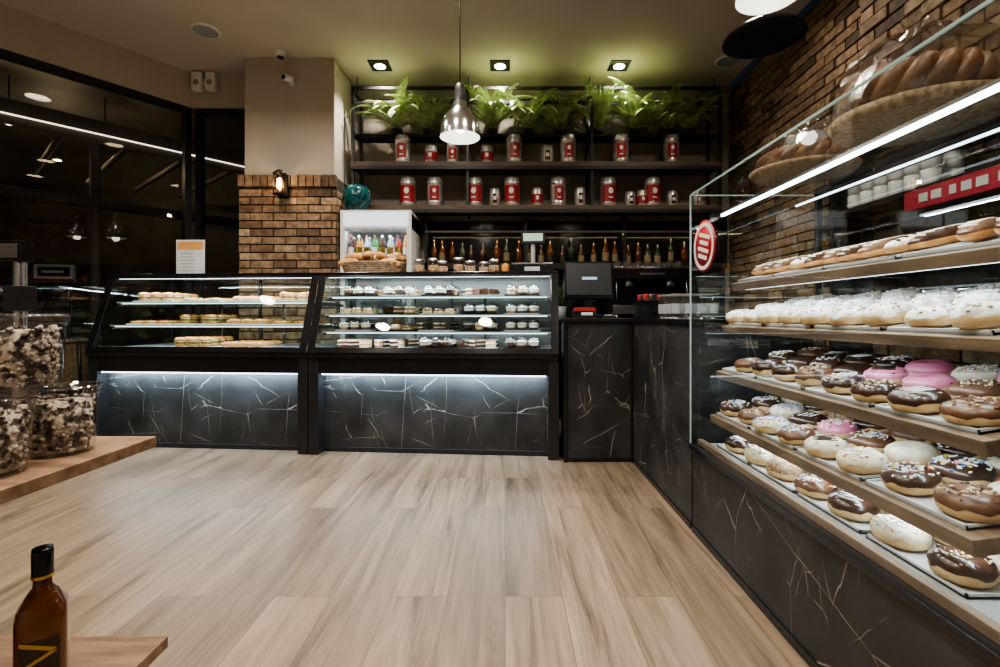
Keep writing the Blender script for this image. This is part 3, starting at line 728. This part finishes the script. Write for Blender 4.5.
for x in (-1.26,-.05,1.15):
    mb=MB(); mb.box(-.10,.10,-.10,.10,-.012,.0,M_black); mb.lathe([(.001,-.016),(.055,-.016),(.062,-.012)],[M_spot,M_steel],None,20)
    o=mb.build('ceiling_downlight',T((x,4.84,CZ)))
    l=bpy.data.lights.new('spot','SPOT'); l.energy=125; l.spot_size=math.radians(116); l.spot_blend=.7; l.color=(1,.9,.78); l.shadow_soft_size=.04
    q=bpy.data.objects.new('spot',l); COL.objects.link(q); q.parent=o; q.matrix_local=T((0,-.03,-.03))@RX(4)
for x,y,p in [(-2.6,.2,27),(-.9,.2,30),(.7,.2,26),(-2.4,1.8,26),(-.8,1.8,33),(.6,1.9,27),(-2.2,3.2,22),(-.6,3.3,30),(1.7,3.4,16),(1.7,1.2,12),(-4.2,1.0,16),(-3.0,-1.8,24),(0,-1.8,24)]:
    mb=MB(); mb.lathe([(.13,-.0),(.13,-.012),(.115,-.014),(.11,-.004),(.001,-.004)],[M_white,M_white,M_white,M_warm],None,24)
    o=mb.build('recessed_ceiling_light',T((x,y,CZ)))
    l=bpy.data.lights.new('lamp','AREA'); l.shape='DISK'; l.size=.22; l.energy=p; l.color=(1,.90,.78); l.spread=math.radians(145)
    q=bpy.data.objects.new('lamp',l); COL.objects.link(q); q.parent=o; q.matrix_local=T((0,0,-.02))
for x,y in ((-2.65,4.25),(2.2,4.75)):
    mb=MB(); mb.lathe([(.12,0),(.12,-.01),(.10,-.014),(.001,-.012)],[M_white,M_white,M_grey],None,28); mb.build('ceiling_speaker',T((x,y,CZ)))
mb=MB()
for x in (-.07,.07):
    mb.box(x-.05,x+.05,-.07,0,-.10,.09,M_white); mb.lathe([(.001,0),(.03,0)],M_steel,T((x,-.071,-.02))@RX(90),14)
mb.box(-.08,.08,-.03,0,-.03,.03,M_white)
mb.build('emergency_light',T((-3.10,4.99,3.42)),bevel=.008)
mb=MB(); mb.lathe([(.045,0),(.045,-.03),(.035,-.05),(.018,-.065),(.001,-.07)],[M_white,M_white,M_blackg,M_blackg],None,18); mb.build('dome_camera',T((-2.15,4.60,CZ)))
mb=MB(); mb.lathe([(.001,0),(.035,0),(.035,.015),(.001,.015)],M_white,RX(90),16); mb.tube([(0,-.01,0),(0,-.06,.02)],.01,M_white); mb.tube([(0.02,-.02,.02),(-.03,-.12,.0)],.032,M_white,14); mb.tube([(-.03,-.12,0),(-.032,-.125,0)],.024,M_blackg,14)
mb.build('security_camera',T((-2.08,4.695,3.28)))
mb=MB(); mb.box(-.035,.035,-.02,.03,-.09,.09,M_black); mb.tube([(0,-.01,.06),(0,-.06,.09)],.01,M_black)
mb.lathe([(.001,.115),(.02,.11),(.05,.085),(.05,.08)],M_black,T((0,-.07,0)),14); mb.lathe([(.045,.08),(.045,-.07)],M_clear,T((0,-.07,0)),14); mb.lathe([(.05,-.07),(.05,-.08),(.001,-.085)],M_black,T((0,-.07,0)),14)
for k in range(4):
    a=k*math.pi/2+.78; mb.tube([(.047*math.cos(a),-.07+.047*math.sin(a),-.07),(.047*math.cos(a),-.07+.047*math.sin(a),.08)],.004,M_black,5)
mb.lathe([(.001,-.05),(.026,-.02),(.022,.04),(.001,.055)],emis('bulb_amber',(1,.5,.15),5),T((0,-.07,0)),10)
o=mb.build('wall_lantern',T((-2.14,4.64,2.25))@SC(1.25,1.15,1.25))
l=bpy.data.lights.new('lantern_bulb','POINT'); l.energy=3; l.color=(1,.6,.28); l.shadow_soft_size=.02
q=bpy.data.objects.new('lantern_bulb',l); COL.objects.link(q); q.parent=o; q.matrix_local=T((0,-.14,0))
def pendant(M,H,shade,s=1):
    mb=MB()
    mb.lathe([(.012,.36),(.03,.35),(.034,.30),(.034,.25),(.045,.235),(.05,.20),(.07,.175),(.105,.13),(.128,.075),(.133,.02),(.135,0)],[M_black]*4+[shade]*6,None,32)
    mb.lathe([(.133,0),(.130,.02),(.124,.075),(.10,.128),(.06,.17),(.001,.18)],M_white,None,32)
    mb.ell((0,0,.09),.045,.045,.06,emis('pendant_bulb',(1,.97,.9),3),16,10)
    mb.tube([(0,0,.36),(0,0,H)],.004,M_black,6); mb.lathe([(.04,H),(.04,H-.02),(.001,H-.03)],M_black,None,16)
    o=mb.build('pendant_lamp',M)
    l=bpy.data.lights.new('bulb','POINT'); l.energy=1.4; l.color=(1,.93,.82); l.shadow_soft_size=.05
    q=bpy.data.objects.new('bulb',l); COL.objects.link(q); q.parent=o; q.matrix_local=T((0,0,.0))
pendant(T((-.30,3.2,2.19)),CZ-2.19,M_chrome)
pendant(T((1.14,2.07,2.38)),CZ-2.38,M_chrome)
mb=MB(); mb.lathe([(.205,0),(.20,.015),(.15,.05),(.06,.075),(.02,.10),(.02,.16),(.001,.165)],M_blackg,None,32); mb.lathe([(.205,0),(.19,.01),(.12,.03),(.001,.04)],M_matt,None,32); mb.tube([(0,0,.16),(0,0,CZ-2.50)],.005,M_black,6)
mb.build('black_dish_pendant',T((1.40,2.6,2.50)))

# ------------------------------------------------------------ drinks fridge
mb=MB()
w=.345
mb.box(-w,w,-.02,.02+.5,0,.10,M_black); mb.box(-w,-w+.03,0,.52,.10,2.0,M_white); mb.box(w-.03,w,0,.52,.10,2.0,M_white); mb.box(-w,w,.49,.52,.10,2.0,M_grey)
mb.box(-w,w,-.02,.52,1.85,2.03,M_white); mb.box(-w+.03,w-.03,-.024,-.02,1.87,2.01,emis('fridge_header',(.75,.85,.95),.5))
mb.box(-w,-w+.045,-.02,0,.10,1.85,M_white); mb.box(w-.045,w,-.02,0,.10,1.85,M_white)
mb.box(-w+.03,w-.03,.0,.49,.10,.13,M_white)
for z in (.5,.85,1.2,1.55):
    mb.box(-w+.03,w-.03,.02,.46,z,z+.01,M_steel)
    for i in range(8):
        c=M_drink[[0,4,1,3,4,2,0,3][(i+int(z*10))%8]]; h=.24
        for yy in (.08,.18):
            mb.lathe([(.001,.0),(.027,0),(.029,.02),(.029,h*.6),(.012,h*.8),(.012,h*.9)],c,T((-.27+i*.077,yy,z+.01)),10)
            mb.lathe([(.013,h*.9),(.013,h),(.001,h)],R.choice([M_white,M_red,M_black]),T((-.27+i*.077,yy,z+.01)),10)
            mb.lathe([(.0296,h*.2),(.0296,h*.5)],R.choice([M_white,M_white,M_gold,c]),T((-.27+i*.077,yy,z+.01)),10)
mb.add([(-w+.04,-.01,.12),(w-.04,-.01,.12),(w-.04,-.01,1.84),(-w+.04,-.01,1.84)],[(0,1,2,3)],M_glass)
mb.tube([(w-.07,-.04,.9),(w-.07,-.04,1.3)],.012,M_steel)
fr=mb.build('beverage_fridge',T((-1.255,4.68,0)),bevel=.003)
area('fridge_led',(-.3,.04,1.835),(.3,.04,1.835),.03,(.85,.95,1),2.0,(0,.3,-1),fr)
mb=MB(); mb.lathe([(.001,0),(.05,0),(.10,.05),(.135,.13),(.12,.21),(.07,.26),(.05,.25)],M_teal,None,24)
for k in range(10):
    a=k*math.pi/5; mb.tube([(r*math.cos(a+z*3),r*math.sin(a+z*3),z) for r,z in [(.052,0),(.102,.05),(.137,.13),(.122,.21),(.072,.26)]],.006,M_teal,5)
mb.build('teal_vase',T((-1.47,4.77,2.031)))

# ------------------------------------------------------------ back counter & equipment
mb=MB(); mb.box(-.82,2.40,4.66,5.22,0,.92,M_black); mb.box(-.84,2.42,4.63,5.23,.92,.96,M_blackg)
for i in range(6): mb.box(-.79+i*.53,-.79+i*.53+.50,4.645,4.66,.06,.88,M_blackg)
mb.build('back_counter',bevel=.003)
mb=MB(); mb.box(-.85,2.40,5.235,5.265,.96,2.03,M_blackg)
mb.build('trim_splashback')
mb=MB(); mb.box(-.85,2.35,5.07,5.22,1.50,1.53,M_black)
mb.box(-.85,2.35,5.07,5.085,1.53,1.56,M_black); mb.box(-.85,2.35,5.06,5.09,1.88,1.90,M_wshelf)
for x in (-.85,.2,1.25,2.32): mb.box(x,x+.03,5.07,5.23,1.50,2.05,M_black)
mb.build('bottle_shelf')
mb=MB()
x=-.76
bd=[M_pot,M_amber,M_drink[3],M_pot,M_amber,M_pot]
M_dlab=nmat('aged_label',(.22,.17,.09),None,8,.6)
while x<2.28:
    c=R.choice(bd); h=R.uniform(.22,.31); r_=R.uniform(.028,.038)
    mb.lathe([(.001,0),(r_,0),(r_,h*.6),(r_*.35,h*.78),(r_*.33,h),(.001,h)],[c]*4+[M_black],T((x,5.14,1.53)),12)
    if R.random()<.5: mb.lathe([(r_+.0006,h*.2),(r_+.0006,h*.5)],R.choice([M_dlab,M_label,M_dlab]),T((x,5.14,1.53)),12)
    x+=R.uniform(.085,.16)
mb.build('liquor_bottles')
area('bottle_led',(-.8,5.12,1.875),(2.3,5.12,1.875),.01,(1,.78,.42),2.6,(0,0,-1))
for x in (-.5,.15,.55):
    mb=MB(); mb.lathe([(.001,0),(.045,0),(.06,.09),(.055,.09),(.001,.08)],M_grey,None,14)
    for i in range(60):
        a=R.uniform(0,6.28); e1_=R.uniform(.5,1.4); l_=R.uniform(.10,.24); dv=Vector((math.cos(a)*math.cos(e1_),math.sin(a)*math.cos(e1_),math.sin(e1_))); sd=Vector((-math.sin(a),math.cos(a),0))*.012
        b0=Vector((0,0,.08)); mb.add([b0,b0+dv*l_*.55+sd,b0+dv*l_-Vector((0,0,.02)),b0+dv*l_*.55-sd],[(0,1,2,3)],M_shrub)
    mb.build('potted_herb',T((x,4.82,.96))@SC(1.2,1.2,1.5))
mb=MB()
mb.box(-.38,.38,-.25,.18,.06,.14,M_steel); mb.box(-.38,.38,-.05,.18,.14,.50,M_blackg); mb.box(-.38,.38,-.25,.18,.40,.50,M_blackg); mb.box(-.12,.12,-.252,-.25,.44,.455,M_steel); mb.box(-.36,.36,-.24,.16,.50,.52,M_chrome)
mb.box(-.37,.37,-.24,-.06,.135,.145,M_steel)
for x in (-.2,.2):
    mb.tube([(x,-.14,.40),(x,-.14,.33)],.035,M_chrome,14); mb.tube([(x,-.16,.34),(x,-.30,.33)],.012,M_black)
for x in (-.34,.34): mb.tube([(x,-.2,.42),(x,-.24,.3),(x,-.23,.2)],.006,M_chrome)
for x in (-.33,.33):
    for y in (-.2,.15): mb.tube([(x,y,0),(x,y,.06)],.02,M_steel)
for i in range(7):
    for j in range(2): mb.lathe([(.001,.52),(.02,.52),(.036,.575),(.033,.575),(.018,.525)],M_dark,T((-.3+i*.1,-.14+j*.12,0)),12)
mb.build('espresso_machine',T((1.42,4.88,.96)),bevel=.004)
mb=MB(); mb.box(-.09,.09,-.12,.10,0,.06,M_black); mb.box(-.06,.06,-.03,.1,.06,.38,M_blackg); mb.lathe([(.05,.38),(.09,.55),(.09,.57),(.001,.58)],[M_clear,M_black,M_black],None,16); mb.lathe([(.001,.385),(.048,.39),(.07,.47),(.001,.49)],M_choc,None,14); mb.tube([(0,-.03,.22),(0,-.12,.2)],.03,M_chrome,12)
mb.build('coffee_grinder',T((.87,4.90,.96)),bevel=.003)

# right wall staff shelves
mb=MB()
for z in (1.25,1.62,2.0): mb.box(1.98,2.24,.9,2.95,z-.03,z,M_black)
for y in (.9,1.9,2.92): mb.box(1.99,2.24,y,y+.03,.0,2.05,M_black)
mb.build('storage_shelves',bevel=.002)
mb=MB()
for i in range(4):
    y=1.0+i*.22
    mb.box(2.0,2.2,y,y+.20,1.62,1.76,M_red if i%2==0 else M_drink[2]); mb.box(1.995,2.0,y+.03,y+.17,1.66,1.72,M_white)
    mb.box(1.994,1.996,y+.06,y+.14,1.68,1.70,M_red)
mb.build('pastry_boxes')
mb=MB(); mb.box(1.955,1.975,1.75,2.35,1.51,1.60,emis('sign_red',(.40,.03,.05),.12))
for i in range(7): mb.box(1.952,1.955,1.80+i*.07,1.80+i*.07+[.045,.03,.05][i%3],1.535,1.575,M_white)
mb.build('shelf_sign')
mb=MB()
for i in range(6):
    for j in range(2):
        for k in range(2):
            mb.lathe([(.001,0),(.032,0),(.038,.02),(.040,.085),(.036,.085),(.033,.02),(.001,.012)],M_white,T((2.06+j*.11,2.32+i*.10,1.62+k*.087)),14)
mb.build('stacked_mugs')

# ------------------------------------------------------------ foreground table and items
mb=MB()
mb.box(-1.95,-.725,.30,1.0,.728,.75,M_woodx); mb.box(-1.95,-.722,.30,1.03,.290,.314,M_woodx)
for x in (-1.9,-1.25):
    for y in (.36,.92): mb.box(x,x+.035,y,y+.035,0,.728,M_black)
mb.box(-1.9,-1.2,.36,.38,.69,.728,M_black); mb.box(-1.9,-1.2,.93,.95,.69,.728,M_black)
mb.build('display_table',bevel=.002)
def ico():
    import bmesh
    bm=bmesh.new(); bmesh.ops.create_icosphere(bm,subdivisions=1,radius=1)
    v=[tuple(x.co) for x in bm.verts]; f=[[q.index for q in x.verts] for x in bm.faces]; bm.free(); return v,f
IV,IF=ico()
def tub(M,fill=1.0):
    mb=MB(); H=.118
    mb.lathe([(.001,.001),(.048,.001),(.050,.004),(.0575,H-.012),(.0575,H-.002)],M_clear,None,32)
    mb.lathe([(.0585,H-.012),(.0605,H-.010),(.0605,H+.003),(.056,H+.005),(.054,H+.001),(.001,H+.001)],[M_clear]*5,None,32)
    mb.tube([(.0605*math.cos(a),.0605*math.sin(a),H+.003) for a in [2*math.pi*k/32 for k in range(33)]],.0013,M_clear,6)
    n=int(520*fill)
    for i in range(n):
        z=.009+(H-.026)*i/n; rm=.047+.007*z/H-.0045
        a=R.uniform(0,6.28); rr=rm*math.sqrt(R.uniform(.6,1)); s_=R.uniform(.0038,.0068)
        vs=[tuple(Vector(v)*R.uniform(.8,1.15)) for v in IV]
        mb.add(vs,IF,M_cookie,T((rr*math.cos(a),rr*math.sin(a),z))@RZ(R.uniform(0,360))@RX(R.uniform(0,360))@SC(s_,s_*R.uniform(.7,1.2),s_*.8),True)
    mb.lathe([(.001,.006),(.041,.006),(.047,H-.024),(.001,H-.020)],M_cookie,None,16)
    mb.build('cookie_tub',M)
tub(T((-.816,.88,.75))); tub(T((-.818,.755,.75))@RZ(50)); tub(T((-.850,.845,.8745))@RZ(120)@SC(1.02,1.02,1.05))
mb=MB()
prof=[(.001,.0),(.034,.0),(.038,.006),(.038,.172),(.036,.188),(.022,.210),(.0145,.220),(.0135,.245)]
mb.lathe(prof,M_amber,None,32,sq=[6,6,6,6,5,2.6,2,2])
mb.lathe([(.0165,.238),(.0168,.275),(.0155,.282),(.001,.283)],M_blackg,None,20); mb.lathe([(.0172,.234),(.0172,.239)],M_gold,None,20)
mb.box(-.028,.028,-.0392,-.0375,.03,.145,M_label)
mb.add([(-.028,-.0397,.142),(-.028,-.0397,.149),(.024,-.0397,.127),(.024,-.0397,.120)],[(0,3,2,1)],M_gold)
mb.add([(-.028,-.0397,.102),(-.028,-.0397,.107),(.024,-.0397,.127),(.024,-.0397,.121)],[(0,3,2,1)],M_gold)
for i in range(3): mb.box(-.018,.016,-.0396,-.039,.055+i*.012,.059+i*.012,M_gold)
mb.build('whisky_bottle',T((-.790,.82,.3142))@RZ(38)@SC(.88,.88,1.03))
mb=MB(); mb.box(-.05,.03,-.03,.03,0,.03,M_blackg); mb.tube([(0,0,.02),(0,0,.36)],.011,M_steel,14)
mb.box(-.018,.018,-.016,.016,.26,.31,M_black); mb.box(-.07,.014,-.014,.014,.36,.40,M_blackg); mb.tube([(-.05,0,.30),(.0,0,.29)],.006,M_black)
mb.box(-.065,.010,-.016,-.014,.365,.393,M_dark)
mb.build('price_display_pole',T((-.975,.965,.75)),bevel=.002)

# ------------------------------------------------------------ world, camera, view
w=bpy.data.worlds.new('night'); bpy.context.scene.world=w; w.use_nodes=True
w.node_tree.nodes['Background'].inputs[0].default_value=(.01,.012,.018,1); w.node_tree.nodes['Background'].inputs[1].default_value=.8
cam=bpy.data.cameras.new('camera'); cam.sensor_width=36; cam.lens=17.28; cam.shift_x=-.005; cam.shift_y=-.0175; cam.clip_start=.02
co=bpy.data.objects.new('camera',cam); COL.objects.link(co); co.matrix_world=T((0,0,1.0))@RX(90)
bpy.context.scene.camera=co
vs=bpy.context.scene.view_settings; vs.view_transform='AgX'; vs.look='AgX - Medium High Contrast'; vs.exposure=.22
